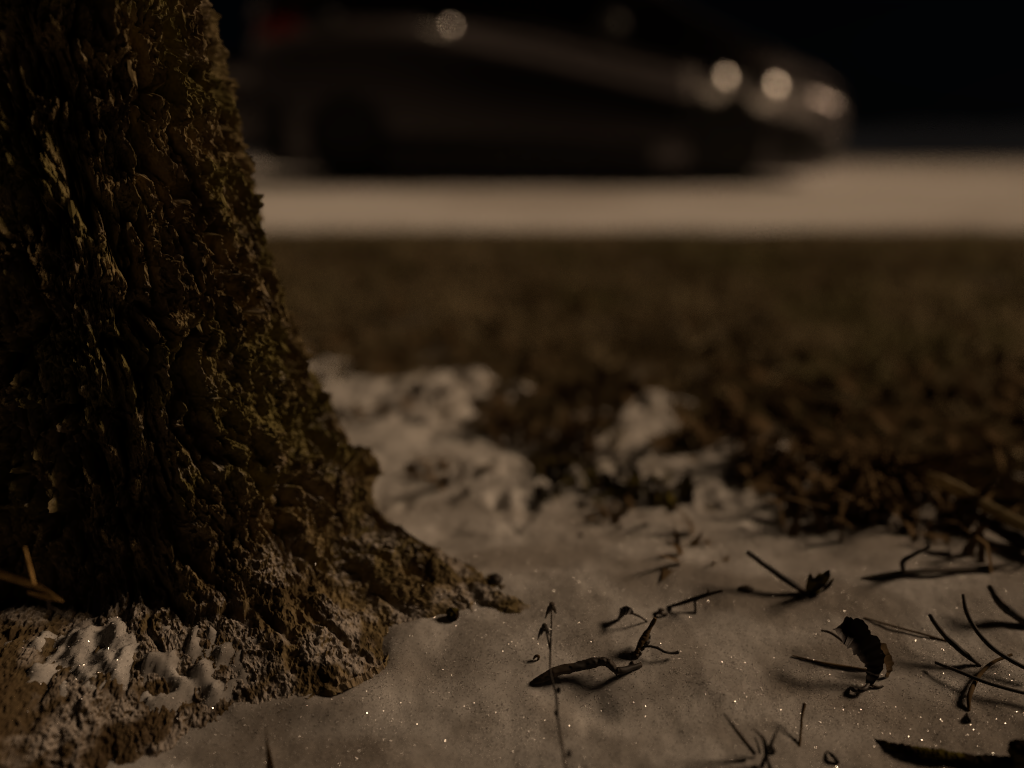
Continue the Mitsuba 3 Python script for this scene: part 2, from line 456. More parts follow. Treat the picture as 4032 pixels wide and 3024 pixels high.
def voro(s, t, period, seed):
    """cellular pattern in (s, t), s wrapping at period: (F1, F2, random per cell, offsets to the cell's centre)."""
    i, j = np.floor(s).astype(np.int64), np.floor(t).astype(np.int64)

    def rnd(a, b, k):
        h = (a % period) * 374761393 + (b + 4000) * 668265263 + (seed * 31 + k) * 1440662683
        h &= 0xFFFFFFFF
        h = ((h ^ (h >> 13)) * 1274126177) & 0xFFFFFFFF
        return ((h ^ (h >> 16)) & 0xFFFFFF) / 16777215.0
    f1, f2 = np.full(s.shape, 9.0), np.full(s.shape, 9.0)
    r, ox, oy = np.zeros_like(f1), np.zeros_like(f1), np.zeros_like(f1)
    for a in (-1, 0, 1):
        for b in (-1, 0, 1):
            ci, cj = i + a, j + b
            dx, dy = ci + rnd(ci, cj, 1) - s, cj + rnd(ci, cj, 2) - t
            d = np.hypot(dx, dy)
            near = d < f1
            f2 = np.where(near, f1, np.minimum(f2, d))
            r, ox, oy = np.where(near, rnd(ci, cj, 3), r), np.where(near, dx, ox), np.where(near, dy, oy)
            f1 = np.where(near, d, f1)
    return f1, f2, r, ox, oy


NU, NV = 980, 750
# angles: dense on the side towards the camera and the light
u = np.linspace(0, 1, 4001)
ang = np.radians(-215 + 360 * u)
dens = 0.30 + np.exp(-((np.degrees(ang) + 65) / 75.0) ** 2) * 2.2
cum = np.concatenate([[0], np.cumsum((dens[1:] + dens[:-1]) / 2)])
phi = np.interp(np.arange(NU) / NU, cum / cum[-1], ang)
zf = np.concatenate([np.linspace(-0.10, 0.12, 900), np.linspace(0.1205, 0.55, 700)])
PH, ZF = np.meshgrid(phi, zf)
RF = trunk_radius(PH, ZF)
arc = np.vstack([np.zeros(NU), np.cumsum(np.hypot(np.diff(RF, axis=0), np.diff(ZF, axis=0)), axis=0)])
R, Zt, S = np.empty((NV, NU)), np.empty((NV, NU)), np.empty((NV, NU))
for k in range(NU):
    g = np.linspace(0, arc[-1, k], NV)
    R[:, k], Zt[:, k], S[:, k] = np.interp(g, arc[:, k], RF[:, k]), np.interp(g, arc[:, k], zf), arc[-1, k] - g
upper = np.concatenate([np.linspace(0.555, 0.9, 36), np.linspace(0.93, 2.6, 34)])
R = np.vstack([R, trunk_radius(np.repeat(phi[None], len(upper), 0), np.repeat(upper[:, None], NU, 1))])
Zt = np.vstack([Zt, np.repeat(upper[:, None], NU, 1)])
S = np.vstack([S, np.repeat(-(upper[:, None] - 0.55), NU, 1)])
P = np.repeat(phi[None], len(R), 0)
# direction outwards (along the profile's normal)
dR, dZ = np.gradient(R, axis=0), np.gradient(Zt, axis=0)
nl = np.hypot(dR, dZ) + 1e-9
NR, NZ = dZ / nl, -dR / nl
base = np.stack([TX + R * np.cos(P), TY + R * np.sin(P), Zt], -1)
# bark: ragged strips and scales, long along the stem, flaking in sharp-edged layers, with deep gullies between
cyl = np.stack([np.cos(P) * 0.17, np.sin(P) * 0.17, S], -1)
w1 = (meshkit.fbm(base * [22, 22, 15], 3, 61) - 0.5)
w2 = (meshkit.fbm(base * [70, 70, 40] + 5, 3, 62) - 0.5)
q = cyl + np.stack([np.cos(P), np.sin(P), 0 * P], -1) * 0 
tang = np.stack([-np.sin(P), np.cos(P), 0 * P], -1)
q = cyl + tang * (0.030 * w1 + 0.008 * w2)[..., None] + np.array([0, 0, 1.0]) * (0.03 * w2)[..., None]
strip = meshkit.fbm(q * [86, 86, 27], 3, 63)
scale = meshkit.fbm(q * [180, 180, 88] + 3, 3, 64)
v = 0.52 * strip + 0.48 * scale
lv = v * 11
st_ = np.floor(lv) + sstep(0.80, 1.0, lv - np.floor(lv)) + 0.25 * (lv - np.floor(lv))
layer = (st_ / 11 - 0.28) / 0.44
crease = np.abs(meshkit.fbm(base * [210, 210, 95] + q * 40, 3, 65) - 0.5) * 2
fine = 0.55 - sstep(0, 0.5, crease)
grit = meshkit.fbm(base * [620, 620, 420], 3, 66) - 0.5
gl = np.abs(meshkit.fbm(q * [44, 44, 12] + 9, 3, 67) - 0.5)
gully = 1 - sstep(0.0, 0.085, gl)
f1, f2, r1, ox, oy = voro(P / (2 * np.pi) * 92 + 5 * w1 + 2 * w2, S / 0.019 + 4 * w2, 92, 3)
chip = sstep(0.0, 0.10, f2 - f1) * np.where(r1 > 0.5, r1, 0.15) * (0.6 + 1.0 * oy)
hi = sstep(-0.01, 0.10, Zt)
disp = 0.0165 * layer * (0.12 + 0.88 * hi) + 0.0056 * chip * (0.08 + 0.92 * hi) + (0.0034 * fine + 0.0034 * grit) * (0.5 + 0.5 * hi) - 0.016 * gully * (0.10 + 0.90 * hi)
disp = disp + 0.018 * (meshkit.fbm(base * 15, 2, 68) - 0.5) - 0.006
RR = R + disp * NR
ZZ = Zt + disp * NZ
lean = -0.055 * np.maximum(ZZ, 0) - 0.03 * np.maximum(ZZ, 0) ** 2
trunk_v = np.stack([TX + lean + RR * np.cos(P), TY + 0.05 * np.maximum(ZZ, 0) + RR * np.sin(P), ZZ], -1)
nrow = len(R)
tv = np.vstack([trunk_v.reshape(-1, 3), trunk_v[-1].mean(0) + [0, 0, 0.01]])
tf = quads(NU, nrow, True)
k = np.arange(NU)
tf = np.vstack([tf, np.stack([(nrow - 1) * NU + k, (nrow - 1) * NU + (k + 1) % NU, k * 0 + nrow * NU], 1)])
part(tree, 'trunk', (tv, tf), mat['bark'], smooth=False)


def trunk_at(deg, z, out=0.0):
    j = int(np.argmin(np.abs(np.degrees(phi) - deg)))
    i = int(np.argmin(np.abs(trunk_v[:NV, j, 2] - z)))
    n = np.array([math.cos(phi[j]) * NR[i, j], math.sin(phi[j]) * NR[i, j], NZ[i, j]])
    return trunk_v[i, j] + n * out, n


# a few loose scales of bark that stand off the trunk
for q, (deg, z, L, Wd) in enumerate([(b0 + 8, b1, b2 * .75, b3 * .55) for b0, b1, b2, b3 in [(-38, 0.30, 0.020, 0.006), (-30, 0.262, 0.016, 0.005), (-48, 0.335, 0.022, 0.006), (-26, 0.205, 0.015, 0.006), (-45, 0.19, 0.017, 0.005),
                                     (-20, 0.165, 0.014, 0.006), (-33, 0.128, 0.016, 0.007), (-14, 0.115, 0.015, 0.007), (-56, 0.245, 0.020, 0.006), (-40, 0.083, 0.014, 0.006), (-66, 0.31, 0.02, 0.005), (-72, 0.26, 0.018, 0.006)]]):
    c, n = trunk_at(deg, z, 0.001)
    side = np.cross([0, 0, 1], n)
    side /= np.linalg.norm(side)
    dn = np.cross(side, n)
    dn = dn if dn[2] < 0 else -dn
    a = c - dn * L * 0.5
    pts = [a, c + n * 0.001, c + dn * L * 0.45 + n * 0.004]
    part(tree, 'bark_scale', ribbon(pts, [Wd * 0.35, Wd * 0.6, Wd * 0.45, Wd * 0.12], side, 0.0010, 0.25), mat['bark'], smooth=False)

# ------------------------------------------------------------------ snow grains and hoar crystals
tri_v, tri_f = None, None


def flakes(points, size, seed, lift=0.3, n_tilt=None):
    """one small triangle pair (a bent flake) at each point."""
    r = np.random.default_rng(seed)
    n = len(points)
    s = size[0] + (size[1] - size[0]) * r.random(n) ** 2
    a = r.normal(size=(n, 3))
    a /= np.linalg.norm(a, axis=1, keepdims=True)
    b = r.normal(size=(n, 3))
    b -= a * (a * b).sum(1, keepdims=True)
    b /= np.linalg.norm(b, axis=1, keepdims=True)
    s = s[:, None]
    p = points + [0, 0, 1] * s * lift
    v = np.stack([p - a * s * 0.5, p + b * s * 0.34, p + a * s * 0.5, p - b * s * 0.34], 1).reshape(-1, 3)
    q = np.arange(n)[:, None] * 4
    return v, np.vstack([q + [0, 1, 2], q + [0, 2, 3]])


def scatter(n, seed, x0=-0.34, x1=0.62, y0=0.28, y1=0.62):
    r = np.random.default_rng(seed)
    x = x0 + (x1 - x0) * r.random(n)
    y = y0 + (y1 - y0) * r.random(n)
    z = SN(x, y)
    keep = z > H(x, y) + 0.001
    return np.stack([x, y, z], 1)[keep]


setting('snow_grains', flakes(scatter(150_000, 71), (0.0005, 0.0012), 72, 0.15), mat['grain'], 'stuff', False, 'fine loose grains on the crusty snow')
cp = scatter(370_000, 73, y1=0.66)
cp = cp[np.random.default_rng(76).random(len(cp)) < 0.25 + 1.1 * sstep(-0.12, 0.16, n2(cp[:, 0], cp[:, 1], 26, 77))]
# also on the roots: frost on the low bark
rows = np.random.default_rng(75)
ii = rows.integers(0, NV, 14000)
jj = rows.integers(0, NU, 14000)
bp = trunk_v[ii, jj]
bp = bp[(bp[:, 2] < 0.5) & (rows.random(len(bp)) < np.exp(-np.maximum(bp[:, 2], 0) / 0.12) * 0.8 + 0.05)]
setting('frost_crystals', flakes(np.vstack([cp, bp]), (0.0003, 0.00078), 74, 0.7), mat['crystal'], 'stuff', False, 'glittering frost crystals on snow and bark')

# ------------------------------------------------------------------ things lying in the near snow
def limb(name, label, cat, pts, radii, m='dead', rough=0.25, seed=0, sides=10, group=None):
    return single(name, tube(track(*pts), radii, sides, rough, seed), mat[m], label, cat, group)


# bent black twig
t = thing('twig', 'short black bent twig lying behind the tall dried weed', 'twig')
part(t, 'stem', tube(track((1143, 1480, .000), (1170, 1466, .003), (1205, 1450, .006), (1250, 1440, .008), (1290, 1430, .010), (1312, 1431, .010), (1328, 1446, .008), (1345, 1448, .006), (1384, 1436, .002)),
                     [.0009, .0024, .0029, .0028, .0027, .0025, .0020, .0021, .0014], 14, 0.42, 4, 70), mat['dead'])
part(t, 'side_shoot', tube(track((1328, 1447, .007), (1331, 1456, .004), (1334, 1462, .001)), [.0008, .0006, .0003], 6), mat['dead'])

# tall dried weed with two drooping seed heads
w = thing('dried_weed', 'tall thin dried weed with two drooping seed heads', 'weed')


def plane_pts(depth, *pp):
    """points of one upright thing, all at about one distance."""
    return np.array([CAM + ray(x, y) * (depth + e) / (ray(x, y) @ FWD) for x, y, e in pp])


D0 = 0.440
part(w, 'stem', tube(plane_pts(D0, (1230, 1730, -.064), (1222, 1659, -.052), (1214, 1612, -.042), (1206, 1560, -.032), (1203, 1520, -.024), (1200, 1494, -.019), (1189, 1452, -.012), (1189, 1400, -.005), (1191, 1350, -.001), (1191, 1312, 0)),
                     [.0009, .0009, .0008, .0007, .0007, .0007, .0006, .0006, .0005, .0004], 8, 0.2, 5, 80), mat['dead'])
part(w, 'side_stem', tube(plane_pts(D0, (1188, 1402, 0), (1183, 1378, 0), (1177, 1352, .001)), [.0006, .0005, .0005], 7), mat['dead'])
for hx, hy, spread in ((1192, 1306, 1.0), (1176, 1352, 1.05)):
    ms = [lump(plane_pts(D0, (hx, hy, 0))[0], (.0016, .0016, .0015), int(hx), .3, sub=2)]
    for dx, L in ((-11, 22), (-6, 20), (0, 13), (6, 19), (10, 20), (-14, 30)):
        a = plane_pts(D0, (hx, hy - 1, 0), (hx + dx * .55 * spread, hy + L * .35, -.002 if dx > 0 else .002), (hx + dx * spread, hy + L, -.003 if dx > 0 else .003))
        ms.append(tube(a, [.0008, .0009, .0003], 6, 0.3, int(dx + 20)))
    part(w, 'seed_head', cat_mesh(ms), mat['dead'])
part(w, 'pod', lump(plane_pts(D0, (1207, 1490, -.018))[0], (.0012, .0012, .0022), 3, .3, sub=2), mat['dead'])
part(w, 'pod', lump(plane_pts(D0, (1202, 1540, -.028))[0], (.0013, .0012, .0020), 4, .3, sub=2), mat['dead'])
part(w, 'pod', lump(plane_pts(D0, (1229, 1627, -.044))[0], (.0013, .0013, .0026), 6, .4, sub=2), mat['dead'])
part(w, 'tendril', tube(plane_pts(D0, (1214, 1622, -.043), (1221, 1632, -.044), (1228, 1627, -.044)), [.0004, .0003, .0003], 6), mat['dead'])

# curled scrap left of the weed
single('seed_husk', tube(track((1152, 1424, .001), (1158, 1417, .004), (1164, 1419, .003), (1160, 1429, .000)), [.0005, .0009, .0008, .0004], 7, .3, 9), mat['leaf'],
       'tiny curled husk on the snow left of the tall weed', 'husk')

# broken stub with a thin side branch
s = thing('broken_stub', 'upright broken stub with crumbs of bark right of the bent twig', 'stub')
part(s, 'stem', tube(track((1368, 1424, .000), (1380, 1398, .006), (1392, 1378, .010), (1403, 1358, .014), (1416, 1336, .019)), [.0012, .0016, .0022, .0013, .0012], 10, .45, 12, 40), mat['leaf'])
part(s, 'branch', tube(track((1380, 1402, .004), (1396, 1396, .007), (1418, 1399, .007), (1436, 1408, .006), (1452, 1411, .005), (1465, 1409, .005)), [.0009, .0008, .0008, .0008, .0007, .0011], 8, .25, 13, 40), mat['dead'])
for q, (x, y, u_, sz) in enumerate([(1395, 1386, .008, .0026), (1386, 1400, .004, .0018), (1371, 1415, .001, .0026), (1398, 1374, .009, .0022), (1366, 1432, .001, .0012), (1381, 1412, .002, .0016)]):
    part(s, 'crumb', lump(on_ground(x, y, u_), (sz, sz, sz * .9), 20 + q, .45, 2.4, 2), mat['dead'])

# small dark leaf on a stalk behind
l = thing('withered_leaf', 'small black shrivelled leaf arched on its own stalk behind the broken stub', 'leaf')
lp = track((1334, 1342, .000), (1344, 1330, .006), (1356, 1323, .010), (1368, 1326, .010))
part(l, 'blade', ribbon(lp, [.0012, .0040, .0034, .0010], [0.3, 1, 0.4], .0010, .5, .4, 3), mat['dark_leaf'])
part(l, 'stalk', tube(track((1366, 1325, .010), (1382, 1332, .007), (1398, 1343, .001)), [.0008, .0007, .0006], 7), mat['dead'])
limb('bark_chip', 'small dark chip on the snow above the broken stub', 'chip', [(1414, 1324, .001), (1428, 1326, .003), (1440, 1327, .002)], [.0009, .0008, .0011], seed=31)
single('bark_crumb', lump(on_ground(1428, 1318, .002), (.0020, .0014, .0014), 33, .4, sub=2), mat['dead'], 'dark crumb just above the small chip', 'crumb')

# thin stem lying in the distance behind the stub, propped on a short peg
t = thing('twig', 'thin dark twig propped on a short peg behind the broken stub', 'twig')
part(t, 'stem', tube(track((1440, 1312, .000), (1470, 1304, .006), (1500, 1294, .010), (1530, 1284, .014), (1562, 1276, .018)), [.0010, .0013, .0015, .0013, .0008], 8, .35, 41), mat['dead'])
part(t, 'peg', tube(track((1501, 1292, .010), (1502, 1310, .004), (1502, 1330, -.001)), [.0010, .0009, .0009], 7, .2, 42), mat['dead'])
part(t, 'side_shoot', tube(track((1520, 1288, .012), (1530, 1280, .016), (1528, 1272, .020)), [.0007, .0009, .0005], 6), mat['dead'])
single('leaf_scrap', lump(on_ground(1610, 1274, .000), (.006, .004, .0025), 44, .3), mat['dead'], 'flat dark scrap in the snow left of the blurred straight twig', 'scrap')

# straight blurred twig and the leafy sprout at its end
limb('twig', 'straight blurred twig slanting down to a leafy sprout', 'twig', [(1614, 1192, .022), (1660, 1226, .016), (1705, 1257, .009), (1745, 1284, .000)], [.0017, .0019, .0022, .0018], seed=45, rough=.2)
sp = thing('leafy_sprout', 'small leafy sprout at the foot of the blurred straight twig', 'sprout')
for q, (a, b, c, wd) in enumerate([((1745, 1285, 0), (1760, 1262, .012), (1772, 1238, .026), .0035), ((1750, 1285, 0), (1776, 1258, .014), (1790, 1232, .028), .0045), ((1748, 1286, 0), (1784, 1274, .006), (1800, 1250, .016), .003), ((1745, 1286, 0), (1752, 1262, .012), (1750, 1240, .02), .003)]):
    part(sp, 'leaf', ribbon(track(a, b, c), [.001, wd, wd * .9, .0008], [1, .2 * (-1) ** q, .3], .0004, .3), mat['moss'])

# curled dead leaf
l = thing('curled_leaf', 'dark curled dead leaf arching out of the snow at lower right', 'leaf')
lp = track((1806, 1360, .020), (1822, 1360, .024), (1846, 1372, .024), (1868, 1398, .020), (1884, 1428, .013), (1884, 1452, .008), (1876, 1478, .003))
part(l, 'blade', ribbon(lp, [.0022, .0072, .0090, .0082, .0062, .0042, .0018], [0.85, 0.15, 0.35], .0007, .45, .30, 5), mat['dark_leaf'])
part(l, 'torn_lobe', ribbon(track((1884, 1404, .012), (1902, 1397, .014), (1911, 1416, .011), (1918, 1440, .006), (1914, 1462, .001)), [.001, .0032, .0036, .0030, .0014], [0.7, .5, .4], .0006, .4, .5, 8), mat['leaf'])
part(l, 'stalk', tube(track((1774, 1362, .010), (1792, 1366, .012), (1812, 1378, .013), (1830, 1394, .012)), [.0006, .0008, .0009, .0008], 7), mat['dead'])
part(l, 'tip', tube(track((1877, 1476, .003), (1868, 1488, .004), (1854, 1492, .004), (1843, 1489, .003), (1836, 1484, .001)), [.0012, .0014, .0014, .0014, .0005], 8, .3, 47), mat['dark_leaf'])
part(l, 'rib', tube(track((1878, 1478, .003), (1896, 1484, .002), (1908, 1482, .001)), [.0010, .0008, .0005], 7), mat['dead'])
limb('grass_stalk', 'thin brown grass stalk lying left of the curled leaf', 'grass stalk', [(1712, 1416, .001), (1760, 1428, .002), (1810, 1438, .002), (1880, 1448, .001)], [.0004, .0006, .0010, .0007], 'leaf', seed=49, sides=7)
limb('grass_stalk', 'faint thin stalk in the snow above and right of the curled leaf', 'grass stalk', [(1866, 1334, .001), (1930, 1353, .002), (1995, 1370, .002), (2070, 1392, .000)], [.0005, .0007, .0007, .0004], 'leaf', seed=50, sides=7)

# right-hand group of stems
limb('twig', 'knobbly twig leaning down to the crossing of stems at right', 'twig', [(2008, 1328, .026), (2020, 1346, .023), (2044, 1376, .016), (2076, 1406, .009), (2118, 1438, .000)], [.0011, .0015, .0016, .0019, .0010], seed=51, rough=.3)
limb('dry_grass', 'long dark blade curving down past the right edge', 'grass blade', [(2080, 1284, .030), (2088, 1322, .024), (2108, 1360, .018), (2140, 1396, .013), (2180, 1424, .009), (2240, 1456, .006)], [.0009, .0013, .0014, .0015, .0014, .0013], seed=52, rough=.1)
limb('pine_needle', 'straight dark needle lying over the snow at the right edge', 'needle', [(2020, 1431, .006), (2070, 1450, .007), (2130, 1474, .007), (2200, 1494, .006), (2260, 1508, .005)], [.0009, .0011, .0011, .0011, .0010], seed=53, rough=.06)
limb('weed_stem', 'brown jointed stem crossing under the needle at right', 'stem', [(2186, 1414, .006), (2150, 1428, .005), (2128, 1444, .004), (2108, 1470, .004), (2094, 1504, .004), (2093, 1534, .001)], [.0008, .0010, .0011, .0012, .0014, .0008], 'leaf', seed=54, rough=.25)
single('bark_crumb', tube(track((2088, 1540, .000), (2092, 1552, .002), (2096, 1560, .000)), [.0006, .0012, .0006], 8, .3, 55), mat['dead'], 'dark crumb below the brown jointed stem', 'crumb')
limb('twig', 'thick dark blurred twig stump near the upper right edge of the snow', 'twig', [(2138, 1266, .018), (2156, 1298, .014), (2184, 1322, .008), (2222, 1350, .002)], [.0018, .0028, .0030, .0026], seed=56, rough=.35)
t = thing('twig', 'long blurred twig with an upright fork lying across the snow at right', 'twig')
part(t, 'stem', tube(track((1862, 1250, .001), (1940, 1238, .003), (2040, 1232, .004), (2130, 1226, .003), (2190, 1218, .004)), [.0012, .0018, .0020, .0018, .0010], 8, .25, 57), mat['dead'])
part(t, 'side_shoot', tube(track((1952, 1236, .004), (1950, 1214, .014), (1974, 1198, .022), (2010, 1180, .030)), [.0015, .0018, .0014, .0008], 8, .3, 58), mat['dead'])
limb('stick', 'thick yellowish blurred stick in the grass at the right edge', 'stick', [(2002, 1030, .030), (2060, 1052, .026), (2130, 1094, .020), (2250, 1160, .010)], [.0045, .005, .005, .005], 'grass', seed=59, rough=.2)
limb('stick', 'dark blurred branch in front of the yellowish stick at the right edge', 'stick', [(2080, 1100, .012), (2140, 1132, .010), (2200, 1164, .008), (2260, 1190, .008)], [.003, .005, .006, .006], 'dead', seed=60, rough=.3)

# sprig of dark needles at the bottom edge
sp = thing('needle_sprig', 'sprig of dark pointed needles at the bottom edge', 'sprig')
for a, b, c, rad in [((1563, 1540, .026), (1594, 1582, .016), (1630, 1628, .004), .0013), ((1626, 1572, .022), (1650, 1598, .016), (1656, 1640, .006), .0013), ((1681, 1571, .026), (1664, 1612, .014), (1640, 1668, .002), .0013),
                     ((1655, 1630, .008), (1664, 1660, .004), (1672, 1690, .000), .0016), ((1630, 1592, .010), (1638, 1612, .006), (1641, 1628, .003), .0007)]:
    part(sp, 'needle', tube(track(a, b, c), [.0003, rad * .8, rad], 8, .1, int(a[0])), mat['dead'])
part(sp, 'bud', lump(on_ground(1667, 1622, .010), (.0022, .0020, .0026), 62, .4, sub=2), mat['dead'])
part(sp, 'crumb', lump(on_ground(1634, 1668, .003), (.004, .003, .003), 63, .4, sub=2), mat['dead'])
limb('weed_stem', 'short faint brown stem standing right of the needle sprig', 'stem', [(1738, 1520, .012), (1732, 1550, .008), (1730, 1580, .004), (1727, 1612, .000)], [.0011, .0007, .0007, .0008], 'leaf', seed=64, rough=.35)
limb('bark_chip', 'small pointed dark chip left of the mossy stick', 'chip', [(1786, 1622, .001), (1800, 1634, .003), (1812, 1648, .001)], [.0003, .0012, .0010], seed=65)
t = thing('mossy_stick', 'mossy dark stick with a knob lying in the bottom right corner', 'stick')
part(t, 'stem', tube(track((1884, 1598, .000), (1924, 1610, .002), (1972, 1622, .003), (2020, 1628, .004), (2080, 1640, .003), (2150, 1646, .003), (2260, 1650, .002)), [.0007, .0019, .0024, .0025, .0028, .0032, .0036], 14, .6, 66, 130), mat['moss'])
part(t, 'knob', lump(on_ground(2205, 1625, .008), (.0062, .0055, .0068), 67, .5), mat['moss'])
single('dry_grass', ribbon(track((580, 1668, -.002), (578, 1622, .016), (574, 1574, .034)), [.0011, .0008, .0002], [1, 0, 0], .0003), mat['leaf'], 'single upright brown grass blade at the bottom edge below the root', 'grass blade')
single('dry_grass', ribbon(track((590, 1668, -.002), (583, 1630, .012), (577, 1600, .022)), [.0010, .0007, .0002], [1, .3, 0], .0003), mat['leaf'], 'shorter grass blade touching the upright one at the bottom edge', 'grass blade')

# buds and lumps at the foot of the root
single('bud_cap', lump(on_ground(978, 1326, .004), (.0042, .0038, .0042), 68, .35, 2.2), mat['moss'], 'brown bud cap half sunk in the snow beside the right root', 'bud cap')
b_, n_ = trunk_at(-22, 0.012, 0.003)
single('bud_cap', lump(on_ground(1070, 1252, .003), (.0042, .0040, .0040), 69, .4, 2.0), mat['dead'], 'small black bud on the ridge of the right root', 'bud cap')

# straw caught in the dark hollow at the left edge
s = thing('straw', 'yellow split straw lit against the dark trunk at the left edge', 'straw')
DS = 0.40
part(s, 'blade', ribbon(plane_pts(DS, (-40, 1228, 0), (40, 1252, 0), (90, 1270, 0), (134, 1298, 0)), [.0018, .0017, .0014, .0003], UP, .0004, .3), mat['straw'])
part(s, 'blade', ribbon(plane_pts(DS, (60, 1280, .004), (100, 1290, .004), (136, 1299, .004)), [.0006, .0012, .0003], UP, .0004, .3), mat['straw'])
part(s, 'stalk', tube(plane_pts(DS, (54, 1182, -.004), (64, 1222, -.003), (74, 1262, -.002)), [.0003, .0006, .0006], 6), mat['straw'])
part(s, 'stalk', tube(plane_pts(DS, (104, 1296, .002), (106, 1320, .004), (110, 1346, .006)), [.0004, .0005, .0003], 6), mat['dead'])
part(s, 'stalk', tube(plane_pts(DS, (104, 1308, .004), (140, 1330, .006), (186, 1362, .012)), [.0004, .0006, .0004], 6), mat['dead'])

# ------------------------------------------------------------------ the lawn: tufts, leaves, dead grass
def blade_set(cx, cy, n, hgt, spread, seed, wid=0.0022):
    r = np.random.default_rng(seed)
    vs, fs, k = [], [], 0
    x = cx + spread * r.normal(size=n)
    y = cy + spread * r.normal(size=n)
    return blades(x, y, hgt * (0.5 + 0.7 * r.random(n)), wid * (0.6 + 0.8 * r.random(n)), r)


def blades(x, y, h, w, r, lean=0.9):
    n = len(x)
    z = H(x, y) - 0.004
    az = r.random(n) * 2 * np.pi
    d = np.stack([np.cos(az), np.sin(az)], 1) * (lean * (0.25 + r.random(n)))[:, None] * h[:, None]
    th = r.random(n) * np.pi
    s = np.stack([np.cos(th), np.sin(th), np.zeros(n)], 1) * w[:, None]
    p0 = np.stack([x, y, z], 1)
    p1 = p0 + np.concatenate([d * 0.35, (h * 0.6)[:, None]], 1)
    p2 = p0 + np.concatenate([d, (h * (0.55 + 0.45 * r.random(n)))[:, None]], 1)
    v = np.stack([p0 - s, p0 + s, p1 + s * .8, p1 - s * .8, p2], 1).reshape(-1, 3)
    q = np.arange(n)[:, None] * 5
    return v, np.vstack([q + [0, 1, 2], q + [0, 2, 3], q + [3, 2, 4]])


r = np.random.default_rng(81)
n = 60000
y = 0.62 + (2.66 - 0.62) * r.random(n) ** 0.8
x = (r.random(n) - 0.5) * (1.2 + 2.5 * y) * 1.25
c = cover(x, y) + 0.36 * n2(x, y, 12, 5) + 0.24 * n2(x, y, 42, 6)
thin = np.clip(1 - (c + 0.12) / 0.30, 0.012 * (y > 0.56) + 0.10 * sstep(0.60, 0.72, y), 1)
clump = 0.22 + 0.78 * sstep(-0.10, 0.14, n2(x, y, 7, 83))
keep = (r.random(n) < thin * clump) & (np.hypot(x - TX, y - TY) > 0.26)
x, y = x[keep], y[keep]
hh = (0.014 + 0.024 * r.random(len(x))) * (0.75 + 0.5 * sstep(0.7, 1.2, y)) * sstep(2.68, 2.50, y).clip(0.35, 1)
setting('grass', blades(x, y, hh, 0.0016 + 0.0020 * r.random(len(x)), r, 1.9), mat['grass'], 'stuff', False, 'dead brown lawn grass behind the snow')

# litter too small and too blurred to pick apart
r = np.random.default_rng(84)
n = 2600
y = 0.60 + 1.4 * r.random(n) ** 1.5
x = (r.random(n) - 0.35) * (0.9 + 1.6 * y)
keep = (cover(x, y) < 0.09 * r.random(n)) & (np.hypot(x - TX, y - TY) > 0.30)
x, y = x[keep], y[keep]
ms = []
pts = np.stack([x, y, H(x, y) + 0.008 + 0.016 * r.random(len(x))], 1)
v, f = flakes(pts, (0.012, 0.034), 85, 0.2)
setting('leaf_litter', (v, f), mat['leaf'], 'stuff', False, 'scraps of dead leaves in the lawn')

TUFTS = [(958, 1012, 9, .040, 'small dark grass tuft alone in the snow right of the trunk'),
         (1172, 1040, 12, .034, 'green tinged tuft left of the pair in the middle of the snow'),
         (1322, 1052, 16, .036, 'broad grass tuft in the middle of the snow'),
         (1420, 1062, 14, .034, 'grass tuft just right of the broad one in the snow'),
         (1330, 1104, 9, .026, 'low dark tuft below the broad one in the snow'),
         (1250, 955, 14, .045, 'dark tuft at the frayed edge of the snow above the middle'),
         (1100, 930, 12, .045, 'left hand tuft at the frayed edge of the snow'),
         (1490, 1180, 8, .030, 'thin upright tuft above the propped twig'),
         (1665, 1000, 20, .055, 'tall tuft where snow meets grass right of the middle'),
         (1770, 1100, 18, .050, 'dark forked tuft behind the long forked twig'),
         (1900, 1060, 24, .060, 'dense tuft left of the yellowish stick'),
         (2010, 1120, 20, .050, 'tuft between the yellowish stick and the forked twig'),
         (1560, 940, 16, .05, 'loose tuft in the patchy snow behind the middle'),
         (800, 890, 8, .035, 'small tuft in the snow close beside the trunk')]
for q, (px, py, nb, hg, lab) in enumerate(TUFTS):
    g = on_ground(px, py + 10)
    t = thing('grass_tuft', lab, 'grass tuft')
    part(t, 'blades', blade_set(g[0], g[1], nb * 3, hg, 0.008 + 0.0007 * nb, 90 + q, 0.0042), mat['moss' if q in (1, 2, 3) else 'leaf'], kind='stuff', smooth=False)

# larger dead leaves in the blurred middle ground
r = np.random.default_rng(101)
for q in range(34):
    if q < 34:
        px, py = r.uniform(1500, 2200), r.uniform(800, 1130)
        if py > 900 + (2200 - px) * 0.30:
            py = 820 + (py - 820) * 0.4
    g = on_ground(px, py)
    L = r.uniform(.020, .042)
    a = r.uniform(0, np.pi)
    d = np.array([math.cos(a), math.sin(a), r.uniform(-.2, .5)])
    c = g + [0, 0, r.uniform(.012, .035)]
    m = ribbon([c - d * L * .5, c - d * L * .15 + [0, 0, .004], c + d * L * .2 + [0, 0, .005], c + d * L * .5], [.001, L * .30, L * .26, .001], [-d[1], d[0], r.uniform(-.6, .6)], .0006, r.uniform(-.5, .5))
    single('fallen_leaf', m, mat['leaf'], 'dead brown leaf lying blurred in the grass behind the snow', 'leaf', 'dead leaves in the grass')

# ------------------------------------------------------------------ the car parked along the far side
car = thing('car', 'dark car parked on the snowy road behind the lawn', 'car')
YAW = math.radians(-10)      # its front turned a little towards the camera
NEAR = np.array([2.10, 5.02])


